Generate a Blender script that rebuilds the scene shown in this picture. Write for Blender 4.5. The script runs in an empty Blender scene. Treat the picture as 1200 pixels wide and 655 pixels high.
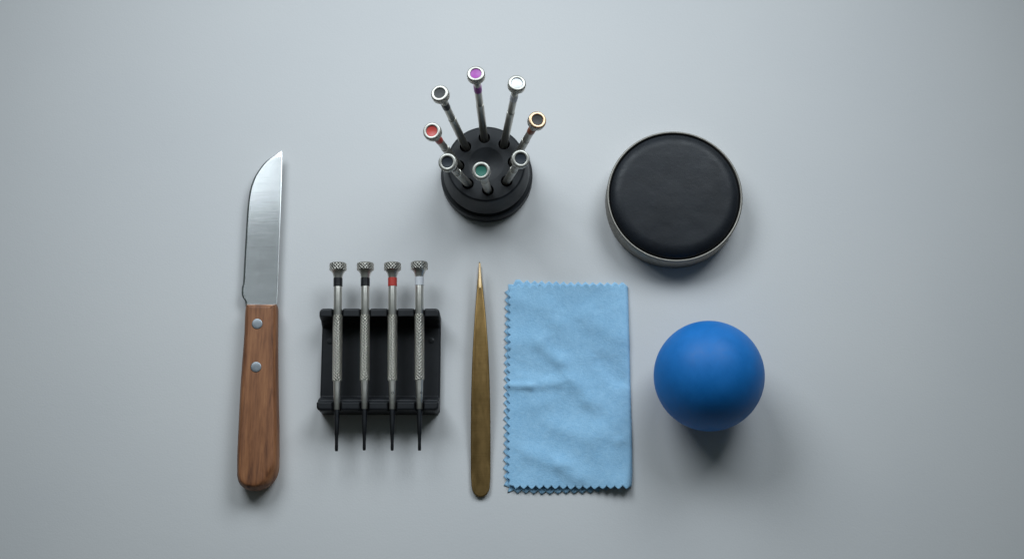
import bpy, bmesh, math, random
from mathutils import Vector, Matrix, noise
from mathutils.geometry import delaunay_2d_cdt
random.seed(7)
PI = math.pi
MM = 0.001
scene = bpy.context.scene
C = scene.collection

# ------------------------------------------------------------------ camera
FL = 50.0
F = 1200 * FL / 36.0
TILT = math.radians(13.0)
HC = 833.0                       # lens height above the table, mm
cam_d = bpy.data.cameras.new('camera')
cam = bpy.data.objects.new('camera', cam_d)
C.objects.link(cam)
cam_d.lens = FL; cam_d.sensor_width = 36; cam_d.sensor_fit = 'HORIZONTAL'
cam_d.clip_start = 0.01; cam_d.clip_end = 50
cam.location = (0, 0, HC * MM)
cam.rotation_euler = (TILT, 0, 0)
cam_d.dof.use_dof = True
cam_d.dof.focus_distance = 0.82
cam_d.dof.aperture_fstop = 14
scene.camera = cam
CT, ST = math.cos(TILT), math.sin(TILT)

def W(px, py, h=0.0):
    """measured photo point at height h (mm) -> table coordinates in mm"""
    a = (px - 600) / F; b = (327.5 - py) / F
    d = Vector((a, ST + b * CT, -CT + b * ST))
    t = (HC - h) / -d.z
    return Vector((d.x * t, d.y * t, h))

# ------------------------------------------------------------------ helpers
def link_mesh(name, me, mat=None, parent=None, smooth=True):
    o = bpy.data.objects.new(name, me)
    C.objects.link(o)
    if mat and not me.materials: me.materials.append(mat)
    if parent: o.parent = parent
    if smooth:
        for p in me.polygons: p.use_smooth = True
    return o

def sharp(o, ang=40):
    """weighted shading: split sharp edges by angle"""
    me = o.data
    bm = bmesh.new(); bm.from_mesh(me)
    for e in bm.edges:
        if len(e.link_faces) == 2 and e.calc_face_angle(0) > math.radians(ang): e.smooth = False
    bm.to_mesh(me); bm.free()
    return o

def from_pydata(name, v, f):
    me = bpy.data.meshes.new(name)
    me.from_pydata([tuple(c * MM for c in p) for p in v], [], f)
    me.update()
    bm = bmesh.new(); bm.from_mesh(me)
    bmesh.ops.recalc_face_normals(bm, faces=bm.faces)
    bm.to_mesh(me); bm.free()
    return me

def tag(o, label, cat, group=None, kind=None):
    o['label'] = label; o['category'] = cat
    if group: o['group'] = group
    if kind: o['kind'] = kind
    return o

def empty(name, loc=(0, 0, 0)):
    o = bpy.data.objects.new(name, None); C.objects.link(o)
    o.empty_display_size = 0.01
    o.location = Vector(loc) * MM
    return o

def lathe(name, prof, n=48, close_ends=True):
    """prof: list of (r, z) mm; UV u = turn, v = z in mm"""
    v = []; f = []; uvs = []
    for r, z in prof:
        for i in range(n):
            a = 2 * PI * i / n
            v.append((r * math.cos(a), r * math.sin(a), z))
    for k in range(len(prof) - 1):
        for i in range(n):
            j = (i + 1) % n
            f.append((k*n+i, k*n+j, (k+1)*n+j, (k+1)*n+i))
            uvs.append([(i/n, prof[k][1]), ((i+1)/n, prof[k][1]), ((i+1)/n, prof[k+1][1]), (i/n, prof[k+1][1])])
    if close_ends:
        for k in (0, len(prof) - 1):
            f.append(tuple(k*n+i for i in range(n)))
            uvs.append([(0, prof[k][1])] * n)
    me = bpy.data.meshes.new(name)
    me.from_pydata([tuple(c * MM for c in p) for p in v], [], f)
    uvl = me.uv_layers.new(name='uv')
    for p, uv in zip(me.polygons, uvs):
        for li, c in zip(p.loop_indices, uv): uvl.data[li].uv = c
    me.update()
    bm = bmesh.new(); bm.from_mesh(me)
    bmesh.ops.recalc_face_normals(bm, faces=bm.faces)
    bm.to_mesh(me); bm.free()
    return me

def interp(pts, x):
    """monotone piecewise cubic through (x, y) points"""
    if x <= pts[0][0]: return pts[0][1]
    if x >= pts[-1][0]: return pts[-1][1]
    n = len(pts)
    for i in range(n - 1):
        if x <= pts[i+1][0]: break
    def sl(k): return (pts[k+1][1]-pts[k][1])/(pts[k+1][0]-pts[k][0])
    def m(k):
        if k == 0: return sl(0)
        if k == n-1: return sl(n-2)
        a, b = sl(k-1), sl(k)
        return 0 if a*b <= 0 else 2*a*b/(a+b)
    h = pts[i+1][0]-pts[i][0]; t = (x-pts[i][0])/h
    return ((2*t**3-3*t*t+1)*pts[i][1] + (t**3-2*t*t+t)*h*m(i) + (-2*t**3+3*t*t)*pts[i+1][1] + (t**3-t*t)*h*m(i+1))

def sstep(a, b, x):
    t = max(0.0, min(1.0, (x-a)/(b-a))); return t*t*(3-2*t)

def fbm(x, y, z=0, o=3):
    return noise.fractal(Vector((x, y, z)), 0.8, 2.1, o)

# ------------------------------------------------------------------ materials
def srgb(r, g, b):
    return tuple(((c/255)/12.92 if c/255 <= .04045 else ((c/255+.055)/1.055)**2.4) for c in (r, g, b)) + (1,)

class Mat:
    def __init__(s, name, col=(.5,.5,.5,1), rough=.5, metal=0.0, spec=.5):
        s.m = bpy.data.materials.new(name); s.m.use_nodes = True
        s.nt = s.m.node_tree; s.b = s.nt.nodes['Principled BSDF']
        if len(col) == 3: col = tuple(col) + (1,)
        s.col = col
        s.b.inputs['Base Color'].default_value = col
        s.b.inputs['Roughness'].default_value = rough
        s.b.inputs['Metallic'].default_value = metal
        s.b.inputs['Specular IOR Level'].default_value = spec
    def n(s, t, **kw):
        nd = s.nt.nodes.new(t)
        for k, v in kw.items():
            if hasattr(nd, k): setattr(nd, k, v)
            else: nd.inputs[k.replace('_', ' ')].default_value = v
        return nd
    def l(s, a, b): s.nt.links.new(a, b)
    def coord(s, scale=(1,1,1), which='Object', loc=(0,0,0)):
        tc = s.n('ShaderNodeTexCoord'); mp = s.n('ShaderNodeMapping')
        mp.inputs['Scale'].default_value = scale
        mp.inputs['Location'].default_value = loc
        s.l(tc.outputs[which], mp.inputs[0]); return mp.outputs[0]
    def noise(s, vec, scale, detail=4, rough=.55, dist=0.0):
        nd = s.n('ShaderNodeTexNoise'); nd.inputs['Scale'].default_value = scale
        nd.inputs['Detail'].default_value = detail; nd.inputs['Roughness'].default_value = rough
        nd.inputs['Distortion'].default_value = dist
        s.l(vec, nd.inputs['Vector']); return nd.outputs['Fac']
    def ramp(s, fac, stops):
        r = s.n('ShaderNodeValToRGB'); el = r.color_ramp.elements
        while len(el) < len(stops): el.new(.5)
        for e, (p, c) in zip(el, stops):
            e.position = p; e.color = c if len(c) == 4 else tuple(c) + (1,)
        s.l(fac, r.inputs[0]); return r.outputs[0]
    def math(s, op, a, b=None):
        nd = s.n('ShaderNodeMath'); nd.operation = op
        for i, x in enumerate((a, b)):
            if x is None: continue
            if isinstance(x, (int, float)): nd.inputs[i].default_value = x
            else: s.l(x, nd.inputs[i])
        return nd.outputs[0]
    def rng(s, fac, a, b, c, d):
        nd = s.n('ShaderNodeMapRange')
        for i, x in enumerate((a, b, c, d)): nd.inputs[i+1].default_value = x
        s.l(fac, nd.inputs[0]); return nd.outputs[0]
    def base(s, x): s.l(x, s.b.inputs['Base Color'])
    def rough(s, x): s.l(x, s.b.inputs['Roughness'])
    def bump(s, h, strength=.3, dist=.001):
        nd = s.n('ShaderNodeBump'); nd.inputs['Strength'].default_value = strength
        nd.inputs['Distance'].default_value = dist
        if getattr(s, 'lastb', None): s.l(s.lastb, nd.inputs['Normal'])
        s.l(h, nd.inputs['Height']); s.l(nd.outputs[0], s.b.inputs['Normal']); s.lastb = nd.outputs[0]
    def sheen(s, w, r=.5, tint=(1,1,1,1)):
        s.b.inputs['Sheen Weight'].default_value = w; s.b.inputs['Sheen Roughness'].default_value = r
        s.b.inputs['Sheen Tint'].default_value = tint

def scl(c, k): return (c[0]*k, c[1]*k, c[2]*k, 1)

# table: off-white painted board with a fine tooth
T = Mat('painted_tabletop', (.60, .60, .60), .62, spec=.3)
v = T.coord()
big = T.noise(v, 5, 3); fine = T.noise(v, 900, 2, .6); mid = T.noise(v, 160, 3, .6)
T.base(T.ramp(T.math('ADD', T.math('MULTIPLY', big, .8), T.math('MULTIPLY', fine, .2)),
              [(.3, (.575, .578, .585)), (.7, (.625, .622, .618))]))
vo = T.n('ShaderNodeTexVoronoi'); vo.inputs['Scale'].default_value = 26; T.l(v, vo.inputs['Vector'])
sv = T.n('ShaderNodeTexVoronoi'); sv.inputs['Scale'].default_value = 14; T.l(v, sv.inputs['Vector'])
sx = T.n('ShaderNodeSeparateXYZ'); T.l(sv.outputs['Color'], sx.inputs[0])
spk = T.math('MULTIPLY', T.rng(sv.outputs['Distance'], .006, .009, 1, 0), T.rng(sx.outputs[0], .55, .8, 0, .6))
mxn = T.n('ShaderNodeMix', data_type='RGBA'); T.l(spk, mxn.inputs[0]); T.l(T.b.inputs['Base Color'].links[0].from_socket, mxn.inputs[6])
mxn.inputs[7].default_value = (.12, .11, .10, 1); T.base(mxn.outputs[2])
T.bump(mid, .13, .0004); T.bump(fine, .22, .00025)
TAB = T.m

def metal(name, col, rough=.32, brushed=None, var=.12):
    m = Mat(name, col, rough, 1.0)
    v = m.coord()
    n = m.noise(v, 220, 3)
    m.base(m.ramp(n, [(.3, scl(m.col, 1-var*.6)), (.7, scl(m.col, 1+var*.4))]))
    m.rough(m.rng(m.noise(v, 500, 2), .3, .7, rough*.93, rough*1.08))
    return m

NICK = metal('nickel_steel', (.68, .655, .60), .40, var=.03)
NICKH = metal('polished_head_rim', (.46, .45, .41), .47)
NICKS = metal('dull_nickel', (.50, .48, .43), .38, var=.03)
NICKO = metal('copper_tinted_rim', (.62, .42, .27), .40)
DARKST = metal('blackened_steel', (.060, .062, .068), .38)

def knurl(name, col, nu, pitch, depth=.0004, straight=False):
    m = Mat(name, col, .33, 1.0)
    uv = m.n('ShaderNodeUVMap'); sp = m.n('ShaderNodeSeparateXYZ'); m.l(uv.outputs[0], sp.inputs[0])
    u = m.math('MULTIPLY', sp.outputs[0], 2*PI*nu)
    vv = m.math('MULTIPLY', sp.outputs[1], 2*PI/pitch)
    a = m.math('SINE', m.math('ADD', u, vv)); b = m.math('SINE', m.math('SUBTRACT', u, vv))
    h = m.math('MAXIMUM', a, b) if not straight else m.math('MULTIPLY', m.math('ADD', m.math('SINE', u), m.math('MULTIPLY', m.math('SINE', vv), .5)), .7)
    m.base(m.ramp(m.rng(h, -.6, 1, 0, 1), [(0, scl(m.col, .22)), (.45, scl(m.col, .75)), (1, scl(m.col, 1.2))]))
    m.bump(h, 1.0, depth)
    return m
GRIP = knurl('knurled_grip', (.80, .76, .675), 9, 1.95, .0005)
HEADK = knurl('knurled_head', (.78, .74, .67), 17, 1.9, .0005)

def plastic(name, col, rough=.45, spec=.5, bump=.1):
    m = Mat(name, col, rough, 0, spec); v = m.coord()
    m.bump(m.noise(v, 1400, 2), bump, .0002)
    m.rough(m.rng(m.noise(v, 90, 4), .3, .7, rough*.85, rough*1.2))
    return m
BLKPL = plastic('black_plastic', (.012, .0135, .016), .50, .28)
v = BLKPL.coord(); BLKPL.base(BLKPL.ramp(BLKPL.noise(v, 60, 5, .7), [(.35, (.006, .007, .009)), (.75, (.011, .0125, .015))]))
STANDM = plastic('black_turned_plastic', (.010, .0115, .014), .46, .32, .05)
PURP = plastic('purple_enamel', srgb(158, 66, 160), .4)
REDM = plastic('red_enamel', srgb(184, 58, 48), .4)
GREENM = plastic('green_enamel', srgb(48, 108, 94), .4)
WHITEM = plastic('white_enamel', (.62, .63, .66), .4)
ORNGM = plastic('orange_enamel', srgb(150, 78, 40), .4)
BLKE = plastic('black_enamel', (.008, .008, .01), .35)
GREYIN = plastic('dark_grey_enamel', (.045, .047, .047), .5, .3)
BLUEIN = plastic('blue_black_enamel', (.02, .026, .034), .5, .3)
BROWNIN = plastic('grey_brown_enamel', (.045, .042, .038), .5, .3)
SILVIN = metal('silver_inlay', (.50, .52, .55), .5)

# blade: cross-brushed stainless
BL = Mat('brushed_stainless', (.62, .63, .635), .30, 1.0)
v = BL.coord((1, 60, 1)); st = BL.noise(v, 70, 4, .7)
BL.base(BL.ramp(st, [(.3, (.57, .58, .58)), (.7, (.68, .69, .69))]))
BL.rough(BL.rng(st, .3, .7, .21, .255)); BL.bump(st, .045, .0002)

RIV = metal('rivet_aluminium', (.29, .315, .34), .45)

# wood
WD = Mat('walnut_brown_wood', (.3, .15, .08), .48, spec=.35)
v = WD.coord((1, .055, 1)); v2 = WD.coord((1, .12, 1), loc=(3, 0, 1)); v3 = WD.coord((1, .045, 1))
g1 = WD.noise(v, 260, 5, .65, .6); g2 = WD.noise(v2, 900, 3, .6); g3 = WD.noise(v3, 70, 2, .5, .3)
mixv = WD.math('ADD', WD.math('MULTIPLY', g1, .55), WD.math('ADD', WD.math('MULTIPLY', g2, .2), WD.math('MULTIPLY', g3, .25)))
WD.base(WD.ramp(mixv, [(.36, (.055, .020, .010)), (.44, (.17, .066, .028)), (.53, (.26, .108, .046)), (.64, (.36, .165, .072))]))
WD.rough(WD.rng(g1, .3, .7, .58, .42)); WD.bump(mixv, .25, .0004)

# tweezers
BR = Mat('aged_brass', (.42, .30, .16), .42, 1.0)
v = BR.coord((1, .3, 1)); n1 = BR.noise(v, 120, 5, .7); n2 = BR.noise(BR.coord((1, 30, 1)), 60, 3)
BR.base(BR.ramp(BR.math('ADD', BR.math('MULTIPLY', n1, .7), BR.math('MULTIPLY', n2, .3)), [(.35, (.285, .178, .066)), (.6, (.375, .24, .097))]))
BR.rough(BR.rng(n1, .3, .7, .36, .5)); BR.bump(n2, .06, .0002)
BRT = metal('bright_ground_brass', (.95, .70, .40), .5)

# cloth
CL = Mat('blue_microfibre', (.30, .52, .74), .92, spec=.12)
v = CL.coord(); c1 = CL.noise(v, 350, 4, .7); c2 = CL.noise(v, 1100, 2, .6); c3 = CL.noise(v, 45, 4, .65, .4)
mx = CL.math('ADD', CL.math('MULTIPLY', c1, .42), CL.math('ADD', CL.math('MULTIPLY', c2, .30), CL.math('MULTIPLY', c3, .28)))
CL.base(CL.ramp(mx, [(.34, (.235, .455, .665)), (.66, (.35, .595, .805))]))
CL.bump(c1, .35, .0006); CL.bump(c2, .5, .0003); CL.sheen(.25, .5, (.7, .85, 1, 1))

# ball
BA = Mat('blue_rubber', (.010, .115, .42), .5, spec=.3)
v = BA.coord(); b1 = BA.noise(v, 110, 6, .75); b2 = BA.noise(v, 1500, 2)
BA.base(BA.ramp(b1, [(.3, (.005, .135, .43)), (.7, (.008, .165, .51))]))
BA.rough(BA.rng(b1, .3, .7, .40, .62)); BA.bump(b2, .12, .0002)

# leather + tin ring
LE = Mat('black_leather', (.015, .017, .021), .5, spec=.3)
v = LE.coord(); vo = LE.n('ShaderNodeTexVoronoi'); vo.inputs['Scale'].default_value = 700; LE.l(v, vo.inputs['Vector'])
l1 = LE.noise(v, 55, 4, .6, .5); l2 = LE.noise(LE.coord((1, 2.6, 1)), 130, 4, .6, .8)
LE.base(LE.ramp(l1, [(.3, (.006, .0075, .0105)), (.7, (.010, .0125, .017))]))
LE.rough(LE.rng(l2, .3, .7, .42, .54))
LE.bump(l1, .04, .0005); LE.bump(vo.outputs['Distance'], .2, .0001)
RG = metal('satin_tin', (.27, .255, .23), .55)

# ------------------------------------------------------------------ setting
me = from_pydata('tabletop', [(-2200, -2000, 0), (2200, -2000, 0), (2200, 2400, 0), (-2200, 2400, 0)], [(0, 1, 2, 3)])
tab = link_mesh('tabletop', me, TAB, smooth=False)
tab['kind'] = 'structure'

# ------------------------------------------------------------------ knife
def place_local(verts, origin):
    return [(x-origin[0], y-origin[1], z-origin[2]) for x, y, z in verts]

def ring_solid(outline, rings, origin=(0, 0, 0), cap=True):
    """outline: CCW list of (x,y); rings: list of fn(i,p)->(inset, z). Stacks inset rings, caps both ends."""
    n = len(outline)
    nor = []
    for i in range(n):
        a = Vector(outline[i-1]); b = Vector(outline[(i+1) % n])
        t = (b-a).normalized(); nor.append(Vector((-t.y, t.x)))    # inward for CCW
    v = []; f = []
    for rf in rings:
        for i, p in enumerate(outline):
            d, z = rf(i, p)
            v.append((p[0]+nor[i].x*d-origin[0], p[1]+nor[i].y*d-origin[1], z-origin[2]))
    for k in range(len(rings)-1):
        for i in range(n):
            j = (i+1) % n
            f.append((k*n+i, k*n+j, (k+1)*n+j, (k+1)*n+i))
    if cap:
        f.append(tuple(range(n))[::-1]); f.append(tuple((len(rings)-1)*n+i for i in range(n)))
    return v, f

butt = W(301, 575, 8); tipk = W(330.5, 179, 1)
def kz(y):        # height of the knife's middle plane above the table
    t = (y-butt.y)/(tipk.y-butt.y)
    return 7.5 - 2.4*t
korg = (butt.x, (butt.y+tipk.y)/2, 0)
knife = empty('kitchen_knife', korg)
tag(knife, 'paring knife with brown wooden handle and brushed steel blade', 'knife')
# blade
XL = [(179, 330.0), (182, 325.2), (186, 318.2), (192, 310.8), (199, 305.2), (211.7, 297.6), (224.5, 293.6), (243.7, 290.8), (282, 288.3),
      (314, 286.5), (334, 285.4), (337, 284.2), (345, 283.9), (349, 285.0), (354, 288), (362, 289)]
XR = [(179, 330.8), (186, 331.2), (243, 329.8), (300, 327.6), (345, 326.0), (354, 325.6), (362, 325.2)]
ys = [179, 179.6, 180.4, 181.4, 182.6, 184, 186, 188, 190, 193, 196, 200] + list(range(204, 332, 4)) + [333, 334.5, 336, 337.5, 339, 341, 343, 345, 347, 349, 351, 353, 355, 358, 362]
v = []; f = []
prof = [(0, .06), (.0, .45), (.35, .62), (.7, .70), (.93, .78), (1.0, .55)]
ymid = W(308, 292, 4).y
for py in ys:
    h = 4
    a = W(interp(XL, py), py, h); b = W(interp(XR, py), py, h)
    wd = b.x-a.x; z = kz(a.y)
    bev = min(2.2, wd*.35)
    e1 = min(1.1, wd*.22)
    xs = [(0, .05), (e1*.45, .30), (e1, .60), (wd*.55, .64), (wd-min(.3, wd*.15), .64), (wd, .50)]
    # lengthwise wave and tip bend, shaped to place the blade's bright and dark reflections
    wob = .20*math.sin((a.y-ymid)*.0766) + .95*(max(0, a.y-ymid+8)/60)**2
    xs = [(x, t*min(1, .25+wd/6)) for x, t in xs]
    for x, t in xs: v.append((a.x+x-korg[0], a.y-korg[1], z+t+wob))
    for x, t in reversed(xs): v.append((a.x+x-korg[0], a.y-korg[1], z-t+wob))
m = 12
for k in range(len(ys)-1):
    for i in range(m):
        j = (i+1) % m
        f.append((k*m+i, k*m+j, (k+1)*m+j, (k+1)*m+i))
f.append(tuple(range(m))); f.append(tuple((len(ys)-1)*m+i for i in range(m)))
bl = link_mesh('blade', from_pydata('blade', v, f), BL.m, knife); sharp(bl, 9)
# handle
HL = [(356, 288.6), (358, 287.9), (364, 286.8), (385, 286.0), (403, 285), (430, 283), (462, 281), (500, 279.3), (540, 277.9), (556, 277.9), (564, 279.3)]
HR = [(356, 323.6), (358, 324.8), (364, 325.2), (400, 325.0), (430, 325.2), (462, 325.6), (508, 326.6), (540, 326.6), (552, 325.6), (560, 322.4)]
def dens(pts, y0, y1, n): return [(interp(pts, y0+(y1-y0)*i/n), y0+(y1-y0)*i/n) for i in range(n+1)]
left = dens(HL, 356, 562, 44); right = dens(HR, 356, 556, 44)
bot = []
P0, P3 = (left[-1][0], left[-1][1]), (right[-1][0], right[-1][1])
P1, P2 = (282.5, 579), (315.5, 580)
for i in range(1, 20):
    t = i/20
    bot.append(tuple(P0[k]*(1-t)**3+3*P1[k]*t*(1-t)**2+3*P2[k]*t*t*(1-t)+P3[k]*t**3 for k in (0, 1)))
top = [(right[0][0]+(left[0][0]-right[0][0])*i/8, 356) for i in range(1, 8)]
pxs = left + bot + right[::-1] + top
outl = [tuple(W(x, y, 9))[:2] for x, y in pxs]
def hthick(p): # half thickness
    t = (p[1]-butt.y)/(tipk.y-butt.y)
    return 7.4 - 3.2*t
def bevw(i):
    x, y = pxs[i]
    k = 1.0
    d = math.hypot(x-321, y-561); k += 1.35*math.exp(-(d/11)**2)
    return k
rings = []
for d, q in [(2.9, 0), (1.5, .25), (.55, .6), (.12, .85), (0, 1), (0, 1.0)]:
    pass
bp = [(3.2, -1.0), (2.2, -.97), (1.1, -.82), (.35, -.55), (0, -.2), (0, .12), (.25, .42), (.8, .68), (1.6, .88), (2.3, .975), (2.9, 1.0), (4.5, 1.012)]
for d, q in bp:
    def rf(i, p, d=d, q=q):
        k = bevw(i); dd = d*(k if q > 0 else 1)
        endy = pxs[i][1]
        hz = hthick(p)
        return (dd, kz(p[1])+q*hz)
    rings.append(rf)
v, f = ring_solid(outl, rings, korg)
hd = link_mesh('handle', from_pydata('handle', v, f), WD.m, knife); sharp(hd, 50)
for rx, ry in ((302.5, 380.8), (301.4, 431.4)):
    p = W(rx, ry, 9); zt = kz(p.y)+hthick(p)*1.012
    me = lathe('rivet', [(3.15, -1), (3.15, .10), (3.0, .26), (2.6, .33), (1.2, .37), (.01, .38)], 40)
    r = link_mesh('rivet', me, RIV.m, knife); r.location = (Vector((p.x, p.y, zt))-Vector(korg))*MM

# ------------------------------------------------------------------ screwdrivers
def driver_meshes(L, kind):
    s = lambda t: L*(1-t)       # fraction from head -> z
    m = {}
    if kind == 'lying':
        b0, b1, b2, b3, b4, b5, b6, b7 = .040, .082, .128, .283, .632, .785, .915, 1.0
    else:
        b0, b1, b2, b3, b4, b5, b6, b7 = .044, .135, .195, .345, .80, .88, .95, 1.0
    z0 = L
    hz = L*b0
    hr = 5.05 if kind == 'lying' else 5.0
    m['head_cap'] = [(.01, z0-1.1), (3.0, z0-1.1), (3.1, z0-.9), (3.2, z0-.12), (3.4, z0), (4.35, z0-.02), (4.75, z0-.25), (hr-.08, z0-.6), (hr-.12, z0-.75)]
    m['head_side'] = [(hr-.12, z0-.75), (hr, z0-1.0), (hr, z0-hz+.25), (hr-.2, z0-hz), (hr-.25, z0-hz-.02)]
    m['neck'] = [(hr-.25, z0-hz), (4.1, z0-hz-.5), (3.45, z0-hz-1.4), (2.95, z0-hz-2.6), (2.62, s(b1)+.5), (2.5, s(b1))]
    m['band'] = [(2.55, s(b1)), (2.68, s(b1)-.05), (2.68, s(b2)+.05), (2.5, s(b2))]
    m['barrel'] = [(2.4, s(b2)), (2.45, s(b2)-1), (2.45, s(b3)+.6), (2.3, s(b3))]
    m['grip'] = [(2.3, s(b3)), (2.75, s(b3)-.25), (2.82, s(b3)-.5)] + [(2.82, s(b3)+(s(b4)-s(b3))*i/8) for i in range(1, 8)] + [(2.82, s(b4)+.5), (2.7, s(b4)+.1), (2.2, s(b4))]
    m['ferrule'] = [(2.25, s(b4)), (2.22, s(b4)-.5), (2.08, s(b4)*.7+s(b5)*.3), (1.72, s(b5)+.4), (1.55, s(b5))]
    m['blade'] = [(1.6, s(b5)), (1.6, s(b5)-.4), (1.45, (s(b5)+s(b6))/2), (1.25, s(b6)+.4), (1.05, s(b6)-.4), (.9, (s(b6)*.5)), (.95, 1.6), (.85, .3), (.6, 0)]
    if kind == 'standing':
        for k in ('band', 'barrel', 'grip'):
            m[k] = [(q*(.80 if k == 'grip' else .84), z) for q, z in m[k]]
        m['neck'] = [(hr-.25, z0-hz), (4.2, z0-hz-.5), (3.5, z0-hz-1.4), (2.9, z0-hz-2.7), (2.4, z0-hz-4.2), (2.1, z0-hz-6), (2.05, s(b1))]
    return m
CACHE = {}
def driver(name, tip, head, band_mat, inlay_mat, kind, label, group, rim=None, roll=0.0, setscrew=None):
    tip = Vector(tip); head = Vector(head); L = (head-tip).length
    root = bpy.data.objects.new(name, None); C.objects.link(root); root.empty_display_size = .01
    q = (head-tip).normalized().to_track_quat('Z', 'Y')
    root.matrix_world = Matrix.Translation(tip*MM) @ q.to_matrix().to_4x4() @ Matrix.Rotation(roll, 4, 'Z')
    tag(root, label, 'screwdriver', group)
    key = (kind, round(L, 1))
    if key not in CACHE:
        pr = driver_meshes(L, kind)
        CACHE[key] = {k: lathe(k, p, 40, close_ends=(k not in ('head_cap', 'head_side'))) for k, p in pr.items()}
        # flatten the turned tip of the blade into a slot bit
        for vtx in CACHE[key]['blade'].vertices:
            z = vtx.co.z/MM
            if z < 5: vtx.co.x *= .35+.65*(z/5)**1.0 if False else 1
            if z < 4: vtx.co.y *= .45+.55*z/4
    ms = CACHE[key]
    def part(pname, key2, mat, parent):
        o = bpy.data.objects.new(pname, ms[key2]); C.objects.link(o); o.parent = parent
        if not ms[key2].materials:
            ms[key2].materials.append(mat)
            for p in ms[key2].polygons: p.use_smooth = True
            sharp(o, 38)
        o.material_slots[0].link = 'OBJECT'; o.material_slots[0].material = mat
        return o
    hd = part('head', 'head_side', HEADK.m, root)
    part('rim', 'head_cap', (rim or NICKH).m, hd)
    NK = NICK.m if kind == 'lying' else NICKS.m
    part('neck', 'neck', NK, root)
    part('colour_band', 'band', band_mat.m, root)
    part('barrel', 'barrel', NK, root)
    part('grip', 'grip', GRIP.m if kind == 'lying' else NK, root)
    if kind == 'lying':
        part('ferrule', 'ferrule', NICK.m, root)
        part('shaft', 'blade', DARKST.m, root)
    me = lathe('inlay', [(3.05, L-1.25), (3.05, L-.62), (2.9, L-.62), (2.0, L-.85), (.01, L-1.0)], 40)
    link_mesh('inlay', me, inlay_mat.m, hd)
    if setscrew:
        a, fr = setscrew
        rr = 1.86; z = L*(1-fr)
        me = lathe('set_screw', [(.62, -.6), (.62, .06), (.4, .1), (.38, -.25), (.01, -.3)], 20)
        sc = link_mesh('set_screw', me, DARKST.m, root)
        sc.matrix_local = Matrix.Rotation(a, 4, 'Z') @ Matrix.Translation(Vector((rr, 0, z))*MM) @ Matrix.Rotation(PI/2, 4, 'Y')
    return root

AX = 18.2
lying = [((396.3, 308.4), (394.3, 528.5), BLKE, 'screwdriver with a black band on the black rest, at the knife end', None),
         ((428.2, 308.2), (426.8, 527.5), BLKE, 'screwdriver with a black band lying beside the red banded one', None),
         ((460.0, 308.2), (459.6, 527.8), REDM, 'screwdriver with a red band lying on the black rest', (.72, .685)),
         ((491.4, 307.2), (491.6, 527.8), WHITEM, 'screwdriver with a white band lying on the black rest', (.3, .685))]
G1 = 'screwdrivers lying side by side on the black rest'
drx = []
for (hx, hy), (tx, ty), bm_, lab, ss in lying:
    h = W(hx, hy, AX+.6); t = W(tx, ty, AX-1.0)
    drx.append((h, t))
    # find the roll that brings the set screw to the upper side
    o = driver('screwdriver', t, h, bm_, SILVIN, 'lying', lab, G1, roll=random.random()*.4)
    if ss:
        up = o.matrix_world.to_3x3().inverted() @ Vector((0.15 if ss[0] > .5 else .75, 0, 1))
        a = math.atan2(up.y, up.x); L = (h-t).length
        me = lathe('set_screw', [(.72, -.9), (.72, .04), (.5, .08), (.48, -.3), (.01, -.35)], 20)
        sc = link_mesh('set_screw', me, DARKST.m, o)
        sc.matrix_local = Matrix.Rotation(a, 4, 'Z') @ Matrix.Translation(Vector((1.98, 0, L*(1-.700)))*MM) @ Matrix.Rotation(PI/2, 4, 'Y')

# ------------------------------------------------------------------ rest (tray with two notched end walls)
WT = 19.5
tl = W(373, 361, WT); tr = W(514.8, 361, WT); blp = W(371.8, 480.8, WT); brp = W(514.2, 480.8, WT)
x0 = (tl.x+blp.x)/2; x1 = (tr.x+brp.x)/2; y1 = tl.y; y0 = blp.y
w0 = W(440, 371.5, WT).y; w1 = W(440, 469.8, WT).y
cx, cy = (x0+x1)/2, (y0+y1)/2
NX, NY = 260, 230
def rest_h(x, y):
    # lengthwise section
    if y > w0 - 6:
        wall = 1 - sstep(w0+.9, w0-.9, y) if False else sstep(w0-1.3, w0+.7, y)
    else: wall = 0
    low = sstep(w1+1.0, w1-1.0, y)
    ledge = sstep(w1+4.6, w1+1.2, y)
    z = 6.0 + 13.5*wall
    z = max(z, 6.0 + 8.2*ledge**.8 + 5.3*low)
    z = max(z, 6.0 + 5.0*(sstep(w0-5, w0-.5, y))**2)
    # notches
    if wall > .02 or low > .02 or ledge > .02:
        best = 99
        for h, t in drx:
            k = (y-t.y)/(h.y-t.y); xc = t.x+(h.x-t.x)*k
            d = abs(x-xc)
            if d < best: best = d
        hw = 2.9 if y > cy else 2.45
        floor_ = (AX-2.6) if y > cy else (AX-2.9)
        s_ = sstep(hw-.55, hw+.75, best)
        z = min(z, floor_ + (z-floor_)*s_) if z > floor_ else z
    # rounded rim of the footprint
    ed = min(x-x0, x1-x, y-y0, y1-y)
    rr = 1.5
    if ed < rr: z -= rr*(1-math.sqrt(max(0, 1-((rr-ed)/rr)**2)))*.9
    for bx in (W(386.7, 400, 6), W(505.5, 399, 6)):
        dd = math.hypot(x-bx.x, y-bx.y)
        if dd < 2: z += .35*(1-sstep(1.0, 1.8, dd))
    return z
v = []; f = []
def corner(x, y):
    # plan view corner rounding
    R = 2.6
    ax = min(x-x0, x1-x); ay = min(y-y0, y1-y)
    if ax < R and ay < R:
        dx, dy = R-ax, R-ay; m_ = max(dx, dy); l_ = math.hypot(dx, dy)
        if l_ > 0:
            k = m_/l_
            ndx, ndy = dx*k, dy*k
            x += (dx-ndx)*(1 if x < cx else -1); y += (dy-ndy)*(1 if y < cy else -1)
    # the walls overhang the tray's sides a touch
    return x, y
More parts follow.
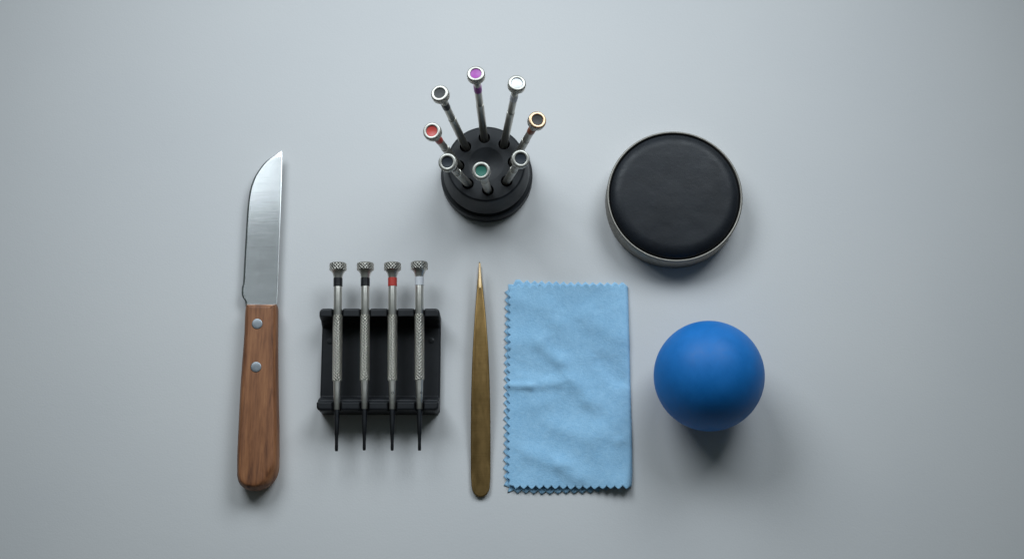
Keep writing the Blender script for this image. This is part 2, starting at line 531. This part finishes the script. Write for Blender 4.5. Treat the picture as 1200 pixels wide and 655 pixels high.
for j in range(NY+1):
    for i in range(NX+1):
        ti, tj = i/NX, j/NY
        x = x0+(x1-x0)*ti; y = y0+(y1-y0)*tj
        z = rest_h(x, y)
        if ti == 0 or ti == 1 or tj == 0 or tj == 1: z = min(z, z)
        X, Y = corner(x, y)
        v.append((X-cx, Y-cy, z))
top_n = len(v)
for j in range(NY):
    for i in range(NX):
        a = j*(NX+1)+i
        f.append((a, a+1, a+NX+2, a+NX+1))
bd = [i for i in range(NX+1)] + [j*(NX+1)+NX for j in range(1, NY+1)] + [NY*(NX+1)+i for i in range(NX-1, -1, -1)] + [j*(NX+1) for j in range(NY-1, 0, -1)]
base = len(v)
for b in bd:
    x, y, z = v[b]; v.append((x, y, 0.4))
for b in bd:
    x, y, z = v[b]; v.append((x*.985, y*.985, 0.0))
nb = len(bd)
for k in range(nb):
    kk = (k+1) % nb
    f.append((bd[kk], bd[k], base+k, base+kk))
    f.append((base+kk, base+k, base+nb+k, base+nb+kk))
f.append(tuple(base+nb+k for k in range(nb)))
rest = link_mesh('screwdriver_rest', from_pydata('screwdriver_rest', v, f), BLKPL.m)
rest.location = (cx*MM, cy*MM, 0)
sharp(rest, 55)
tag(rest, 'black plastic rest with notched end walls under four screwdrivers', 'tool rest')

# ------------------------------------------------------------------ round stand with eight drivers
TOPZ = 30.0
sb = W(570.6, 209.5, 0)
sc0 = Vector((sb.x, sb.y, 0))
stand = empty('screwdriver_stand', sc0)
tag(stand, 'round black stand holding eight upright screwdrivers', 'tool stand')
pr = [(.01, 0), (26.2, 0), (27.0, .7), (27.1, 5.5), (26.9, 8.2), (26.1, 9.3), (24.6, 9.7), (23.7, 10.4), (23.6, 11.6), (24.5, 12.3), (25.2, 13.0), (25.25, 14.2), (24.7, 16.5), (22.9, 28.2), (22.4, 29.4), (21.6, TOPZ), (10.2, TOPZ), (9.8, TOPZ-.08), (9.4, TOPZ-.25), (8.6, TOPZ-.55), (6, TOPZ-1.4), (3, TOPZ-2.1), (.01, TOPZ-2.3)]
pr = [(q*1.028, z) for q, z in pr]
body = link_mesh('base', lathe('base', pr, 128), STANDM.m, stand)
a0 = 94
holes = []
bmc = bmesh.new()
for k in range(8):
    a = math.radians(a0-45*k)
    c = Vector((16.2*math.cos(a), 16.2*math.sin(a), 0))
    holes.append(c)
    bmesh.ops.create_cone(bmc, cap_ends=True, segments=40, radius1=3.45*MM, radius2=3.45*MM, depth=20*MM, matrix=Matrix.Translation((c*1.0+Vector((0, 0, TOPZ-6)))*MM) )
mc = bpy.data.meshes.new('cut'); bmc.to_mesh(mc); bmc.free()
cut = bpy.data.objects.new('cut', mc); C.objects.link(cut); cut.location = stand.location
md = body.modifiers.new('b', 'BOOLEAN'); md.object = cut; md.operation = 'DIFFERENCE'; md.solver = 'EXACT'
bpy.context.view_layer.update()
ev = body.evaluated_get(bpy.context.evaluated_depsgraph_get())
nm = bpy.data.meshes.new_from_object(ev)
body.modifiers.clear(); body.data = nm; bpy.data.objects.remove(cut)
for p in nm.polygons: p.use_smooth = True
sharp(body, 28)

HH = 97.0
G2 = 'screwdrivers standing in the round black stand'
std = [((557.5, 86), PURP, PURP, None, 'upright screwdriver with a purple disc in its head'),
       ((606.0, 97), WHITEM, SILVIN, None, 'upright screwdriver with a plain white silver head'),
       ((630.0, 140.5), ORNGM, BROWNIN, NICKO, 'upright screwdriver with a copper orange rim'),
       ((610.3, 186), BLKE, BLUEIN, None, 'upright screwdriver with a dark head, between the copper rimmed and green ones'),
       ((563.8, 200), GREENM, GREENM, None, 'upright screwdriver with a green disc in its head'),
       ((524.0, 190), BLKE, BLUEIN, None, 'upright screwdriver with a dark head, between the green and red ones'),
       ((505.8, 153.5), REDM, REDM, None, 'upright screwdriver with a red disc in its head'),
       ((515.0, 109), BLKE, GREYIN, None, 'upright screwdriver with a grey disc and black band, between red and purple')]
for k, ((hx, hy), bm_, inl, rim, lab) in enumerate(std):
    head = W(hx, hy, HH)
    hole = sc0+holes[k]+Vector((0, 0, TOPZ))
    d = (head-hole).normalized()
    tip = head-d*91.0
    driver('screwdriver', tip, head, bm_, inl, 'standing', lab, G2, rim=rim)

# ------------------------------------------------------------------ tweezers
TL = [(309, 561.6), (318, 560.9), (327, 560.1), (338, 559.2), (350, 558.2), (365, 557.0), (390, 555.4), (414, 554.0), (450, 552.7), (483, 551.9), (520, 551.6), (556, 551.6), (566, 552.2)]
TR = [(309, 562.6), (318, 563.5), (327, 564.6), (338, 566.0), (350, 567.2), (365, 568.8), (390, 570.8), (414, 572.4), (450, 573.8), (483, 574.5), (520, 574.7), (556, 574.6), (566, 574.0)]
def tz_outline():
    l = dens(TL, 309, 566, 60); r = dens(TR, 309, 566, 60)
    cxp = 563.1; b = []
    for i in range(1, 24):
        a = PI*i/24
        b.append((cxp-math.cos(a)*10.9, 566+math.sin(a)**.85*15.3))
    return l+b+r[::-1]
tpx = tz_outline()
tout = [tuple(W(x, y, 5))[:2] for x, y in tpx]
yt, yb = W(562, 309, 5).y, W(562, 581, 5).y
torg = ((tout[0][0]), (yt+yb)/2, 0)
tw = empty('tweezers', torg)
tag(tw, 'dull brass tweezers with bright pointed tip', 'tweezers')
def arm(name, zf, th, mat):
    rings = []
    for d, q in [(.35, 0), (0, .12), (0, .72), (.12, .86), (.38, .97), (.6, 1.0)]:
        def rf(i, p, d=d, q=q):
            t = (p[1]-yb)/(yt-yb)
            x, y = tpx[i]
            w = (interp(TR, min(y, 566))-interp(TL, min(y, 566)))*.5/2
            lim = min(1, w/1.6)
            lim *= 1.0 + .5*sstep(.6, .95, t)*(1 if q > .8 else 0)
            t2 = th*(1+.4*sstep(.5, .95, t))
            return (min(d*1.15*lim, w*.85), zf(t)+q*t2)
        rings.append(rf)
    v, f = ring_solid(tout, rings, torg)
    o = link_mesh(name, from_pydata(name, v, f), mat, tw, smooth=True); sharp(o, 30); return o
up = lambda t: 1.55+7.2*sstep(.05, .62, t)*(1-.12*sstep(.6, 1, t))-.2*math.sin(t*9)
lo = lambda t: .02+.5*t*t
a_up = arm('upper_arm', up, 1.15, BR.m)
arm('lower_arm', lo, 1.15, BR.m)
# bright ground facet on the tip of the upper arm
v = []; f = []
py = [308.6+i*1.5 for i in range(21)]
for y in py:
    t = (y-308.6)/30
    w = .62+1.05*min(1, t*1.5)
    if y > 337: w *= .8
    c = W((interp(TL, y)+interp(TR, y))/2, y, 9)
    tt = (c.y-yb)/(yt-yb); z = up(tt)+1.15*(1+.4*sstep(.5, .95, tt))
    hw = w/2
    for dx, dz in ((-hw-.25, -.35), (-hw*.9, .10), (0, .22), (hw*.9, .10), (hw+.25, -.35)):
        v.append((c.x+dx-torg[0], c.y-torg[1], z+dz))
for k in range(len(py)-1):
    for i in range(4): f.append((k*5+i, k*5+i+1, (k+1)*5+i+1, (k+1)*5+i))
v0 = len(py)*5
f.append((0, 1, 2, 3, 4)); f.append(tuple((len(py)-1)*5+i for i in (4, 3, 2, 1, 0)))
for k in range(len(py)-1): f.append((k*5+4, k*5, (k+1)*5, (k+1)*5+4))
link_mesh('tip', from_pydata('tip', v, f), BRT.m, a_up)

# ------------------------------------------------------------------ cloth
def zig_path(pts, pitch, amp, n=None, flip=1):
    """teeth along a polyline given in mm (returns xy list)"""
    seg = []; tot = 0
    for a, b in zip(pts[:-1], pts[1:]):
        a = Vector(a); b = Vector(b); l = (b-a).length; seg.append((tot, a, b, l)); tot += l
    n = n or 2*round(tot/pitch); out = []
    for i in range(n+1):
        s_ = tot*i/n
        for s0, a, b, l in seg:
            if s_ <= s0+l+1e-6: break
        t = (b-a)/l; p = a+t*(s_-s0); nn = Vector((-t.y, t.x))
        sgn = flip if i % 2 == 0 else -flip
        k = amp*(.85+.3*random.random())
        out.append(p+nn*sgn*k)
    return out
def sheet(name, poly, hf, step, org, thick=.55):
    pts = [Vector((p[0], p[1])) for p in poly]; n = len(pts)
    edges = [(i, (i+1) % n) for i in range(n)]
    xs = [p.x for p in pts]; ys_ = [p.y for p in pts]
    x = min(xs); row = 0
    inner = []
    # inside test
    def inside(q):
        c = False
        for i in range(n):
            a, b = pts[i], pts[i-1]
            if (a.y > q.y) != (b.y > q.y) and q.x < (b.x-a.x)*(q.y-a.y)/(b.y-a.y)+a.x: c = not c
        return c
    y = min(ys_)
    while y < max(ys_):
        x = min(xs)+(step/2 if row % 2 else 0)
        while x < max(xs):
            q = Vector((x, y))
            if inside(q): inner.append(q)
            x += step
        y += step*.87; row += 1
    vs, es, fs, *_ = delaunay_2d_cdt(pts+inner, edges, [], 1, 1e-5)
    v = []
    for p in vs:
        X, Y, Z = hf(p.x, p.y); v.append((X-org[0], Y-org[1], Z))
    me = from_pydata(name, v, [tuple(q) for q in fs])
    bm = bmesh.new(); bm.from_mesh(me)
    if sum(q.normal.z for q in bm.faces) < 0: bmesh.ops.reverse_faces(bm, faces=bm.faces)
    bm.to_mesh(me); bm.free()
    return me
def wp(x, y, h=3): q = W(x, y, h); return Vector((q.x, q.y))
PITCH = 4.45
# upper layer: left edge down, bottom edge right, fold, top edge back (CCW)
tlc = [wp(604, 333.5), wp(597.2, 339.5)]
blc = [wp(596.6, 561), wp(601, 571)]
lf = zig_path([wp(603, 334), wp(596.6, 340), wp(595.8, 450), wp(595.0, 561), wp(600, 570.5)], PITCH, 1.1)
bt = zig_path([wp(600, 570.5), wp(670, 571.3), wp(738.5, 571.5)], PITCH, 1.1)
fold = [wp(740.6, 569.5), wp(741.6, 555), wp(741.2, 520), wp(739.6, 460), wp(738.0, 400), wp(736.8, 350), wp(736.2, 334.5)]
fd = []
for a, b in zip(fold[:-1], fold[1:]):
    for i in range(8): fd.append(a+(b-a)*i/8)
fd.append(fold[-1])
tp = zig_path([wp(735, 333.4), wp(670, 333.6), wp(603, 334)], PITCH, 1.0)
poly_up = lf + bt[1:] + fd + tp[:-1]
corg = (wp(668, 452).x, wp(668, 452).y, 0)
def foldx(y):
    for a, b in zip(fold[:-1], fold[1:]):
        if a.y <= y <= b.y: return a.x+(b.x-a.x)*(y-a.y)/(b.y-a.y)
    return fold[0].x if y < fold[0].y else fold[-1].x
crease = [  # (ax, ay, bx, by, width mm, height mm)
    (596, 452, 622, 453, 2.6, .9), (622, 453, 655, 449, 3.8, .75), (655, 449, 690, 452, 6, .35), (632, 405, 655, 424, 5.0, .9), (655, 424, 666, 443, 5.5, .65),
    (672, 452, 690, 470, 6.5, .6), (690, 470, 726, 512, 6, .9), (600, 402, 632, 398, 7, .6), (618, 532, 655, 545, 6, .9), (655, 545, 676, 560, 6, .8),
    (600, 480, 640, 472, 7, .7), (704, 424, 724, 444, 6, -1.3), (705, 488, 722, 508, 5, -1.0), (655, 378, 690, 365, 7, .7), (606, 350, 640, 362, 8, .7),
    (690, 380, 732, 395, 8, .8), (645, 500, 690, 512, 7, .7), (610, 430, 640, 436, 5, -.7)]
cre = [(wp(a, b), wp(c, d), w, h) for a, b, c, d, w, h in crease]
def wr(x, y):
    z = 1.1*fbm(x*.03, y*.03, 3.1, 2)+.28*fbm(x*.075, y*.065, 7.7, 2)
    p = Vector((x, y))
    for a, b, w, h in cre:
        ab = b-a; t = max(0, min(1, (p-a).dot(ab)/ab.dot(ab)))
        d = (p-(a+ab*t)).length
        # asymmetric ridge
        side = 1 if (ab.x*(p.y-a.y)-ab.y*(p.x-a.x)) > 0 else .7
        z += h*math.exp(-(d/(w*side))**2)
    return z
yB, yT = wp(668, 571).y, wp(668, 334).y
def up_h(x, y):
    xr = foldx(y); d = xr-x
    tB = (y-yB)/(yT-yB)
    lift = 1.6+2.6*math.exp(-(tB/.10)**2)     # the mouth at the lower right gapes
    R_ = lift
    z = 2.3+1.25*wr(x, y)*sstep(-1, 10, x-corg[0]+70)+lift*sstep(40, 4, d)*.9
    z = 1.7+math.log1p(math.exp((z-1.7)*2.5))/2.5
    if d < R_*1.25:
        t = max(0, d/(R_*1.25)); z = .75+(z-.75)*math.sqrt(max(0, 1-(1-t)**2))
    return x, y, z
random.seed(11)
me = sheet('upper_layer', poly_up, up_h, 1.25, corg)
cloth = empty('cleaning_cloth', corg)
tag(cloth, 'light blue microfibre cloth folded once with zigzag cut edges', 'cloth')
def finish_cloth(o, t):
    s = o.modifiers.new('thickness', 'SOLIDIFY'); s.thickness = t*MM; s.offset = -1
o = link_mesh('upper_layer', me, CL.m, cloth); finish_cloth(o, .6)
# lower layer: peeps out left and below
lf2 = zig_path([wp(605, 330.0, 0), wp(600, 332.0, 0), wp(593.6, 339, 0), wp(592.3, 450, 0), wp(592.0, 566, 0), wp(597, 575.5, 0)], PITCH, 1.1, len(lf)-1, -1)
bt2 = zig_path([wp(597, 575.5, 0), wp(640, 577.4, 0), wp(690, 576.0, 0), wp(738, 568, 0)], PITCH, 1.1, len(bt)-1, -1)
rt2 = [wp(740, 560, 0), wp(739.6, 500, 0), wp(738, 420, 0), wp(735.5, 340, 0)]
tp2 = zig_path([wp(733, 333, 0), wp(670, 332.2, 0), wp(605, 330.0, 0)], PITCH, 1.0)
poly_lo = lf2 + bt2[1:] + rt2 + tp2[:-1]
def lo_h(x, y): return x, y, .72+.22*max(0, fbm(x*.05, y*.05, 1.3, 2)+.2)
me = sheet('lower_layer', poly_lo, lo_h, 2.5, corg)
o = link_mesh('lower_layer', me, CL.m, cloth); finish_cloth(o, .6)

# ------------------------------------------------------------------ leather cushion in a tin ring
RH = 17.0
pc = W(790.8, 229.6, RH)
sc_ = W(831, 229, RH)
R_out = (W(870.6, 229.6, RH).x-W(711.2, 229.6, RH).x)/2
pad0 = Vector((pc.x, pc.y, 0))
pad = empty('casing_cushion', pad0)
tag(pad, 'round black leather cushion set in a low metal ring', 'cushion')
pr = [(R_out-3, 0), (R_out-.5, 0), (R_out-.1, .5), (R_out, 2.0), (R_out-.02, RH-3.2), (R_out-.3, RH-2.8), (R_out-.1, RH-2.2), (R_out, RH-.9), (R_out-.25, RH-.2), (R_out-.7, RH), (R_out-1.15, RH-.1), (R_out-1.5, RH-.6), (R_out-1.6, RH-2), (R_out-1.6, 3), (R_out-3, 3), (R_out-3, 0)]
rg = link_mesh('metal_ring', lathe('metal_ring', pr, 160, close_ends=False), RG.m, pad); sharp(rg, 60)
Rl = R_out-1.65
nR, nA = 60, 160
v = [(0, 0, 20)]; f = []
for k in range(1, nR+1):
    t = k/nR
    for i in range(nA):
        a = 2*PI*i/nA
        r = Rl*t
        x, y = r*math.cos(a), r*math.sin(a)
        q_ = max(0, (t-.80)/.20)
        z = RH-2.6 + 5.4*math.sqrt(max(0, 1-q_*q_))*(1-.0*t)+.9*(1-t*t)
        z += .22*fbm(x*.04, y*.05, 2, 2)*(1-t**6)
        z += .03*fbm(x*.16, y*.22, 5, 2)*(1-t**6)
        z += .12*math.sin(a*23+fbm(x*.1, y*.1)*4)*sstep(.84, .96, t)*(1-t**20)*.6
        v.append((x, y, z))
v[0] = (0, 0, RH+3.7+.22*fbm(0, 0, 2, 2)+.05*fbm(0, 0, 5, 3))
for i in range(nA): f.append((0, 1+i, 1+(i+1) % nA))
for k in range(nR-1):
    for i in range(nA):
        j = (i+1) % nA
        f.append((1+k*nA+i, 1+(k+1)*nA+i, 1+(k+1)*nA+j, 1+k*nA+j))
f.append(tuple(1+(nR-1)*nA+i for i in range(nA)))
link_mesh('leather_pad', from_pydata('leather_pad', v, f), LE.m, pad)

# ------------------------------------------------------------------ ball
RB = 31.4
bc = W(830.9, 440.2, RB)
bm = bmesh.new()
bmesh.ops.create_icosphere(bm, subdivisions=6, radius=RB*MM)
for vt in bm.verts:
    p = vt.co/MM
    if p.z < -RB+.35: vt.co.z = (-RB+.35)*MM
me = bpy.data.meshes.new('rubber_ball'); bm.to_mesh(me); bm.free()
ball = link_mesh('rubber_ball', me, BA.m)
ball.location = Vector((bc.x, bc.y, RB-.35))*MM
tag(ball, 'matte blue rubber ball resting beside the blue cloth', 'ball')

# ------------------------------------------------------------------ light
wld = bpy.data.worlds.new('World'); scene.world = wld; wld.use_nodes = True
nt = wld.node_tree; bg = nt.nodes['Background']
tc = nt.nodes.new('ShaderNodeTexCoord'); sp = nt.nodes.new('ShaderNodeSeparateXYZ')
nt.links.new(tc.outputs['Generated'], sp.inputs[0])
mr = nt.nodes.new('ShaderNodeMapRange'); mr.inputs[1].default_value = -.6; mr.inputs[2].default_value = .9
mr.inputs[3].default_value = 0; mr.inputs[4].default_value = 1
nt.links.new(sp.outputs[1], mr.inputs[0])
rp = nt.nodes.new('ShaderNodeValToRGB')
rp.color_ramp.elements[0].position = 0; rp.color_ramp.elements[0].color = (.11, .12, .105, 1)
rp.color_ramp.elements[1].position = 1; rp.color_ramp.elements[1].color = (.38, .50, .52, 1)
nt.links.new(mr.outputs[0], rp.inputs[0]); nt.links.new(rp.outputs[0], bg.inputs['Color'])
bg.inputs['Strength'].default_value = .23

def area(name, loc, target, sx, sy, power, col, spread=180):
    ld = bpy.data.lights.new(name, 'AREA'); ld.shape = 'RECTANGLE'; ld.size = sx; ld.size_y = sy
    ld.energy = power; ld.color = col; ld.spread = math.radians(spread)
    o = bpy.data.objects.new(name, ld); C.objects.link(o); o.location = loc
    d = Vector(target)-Vector(loc); o.rotation_euler = d.to_track_quat('-Z', 'Y').to_euler()
    return o
# wide window light behind the table, split into paired lamps to taper the shadows
for sx_ in (-1, 1):
    area('window_light', (-.005+.27*sx_, .66, .56), (-.025-.08*sx_, .12, 0), .43, .36, .975, (.902, .997, 1.068), 88)

scene.view_settings.view_transform = 'Standard'
scene.view_settings.look = 'None'
scene.view_settings.exposure = 0
scene.view_settings.gamma = 1
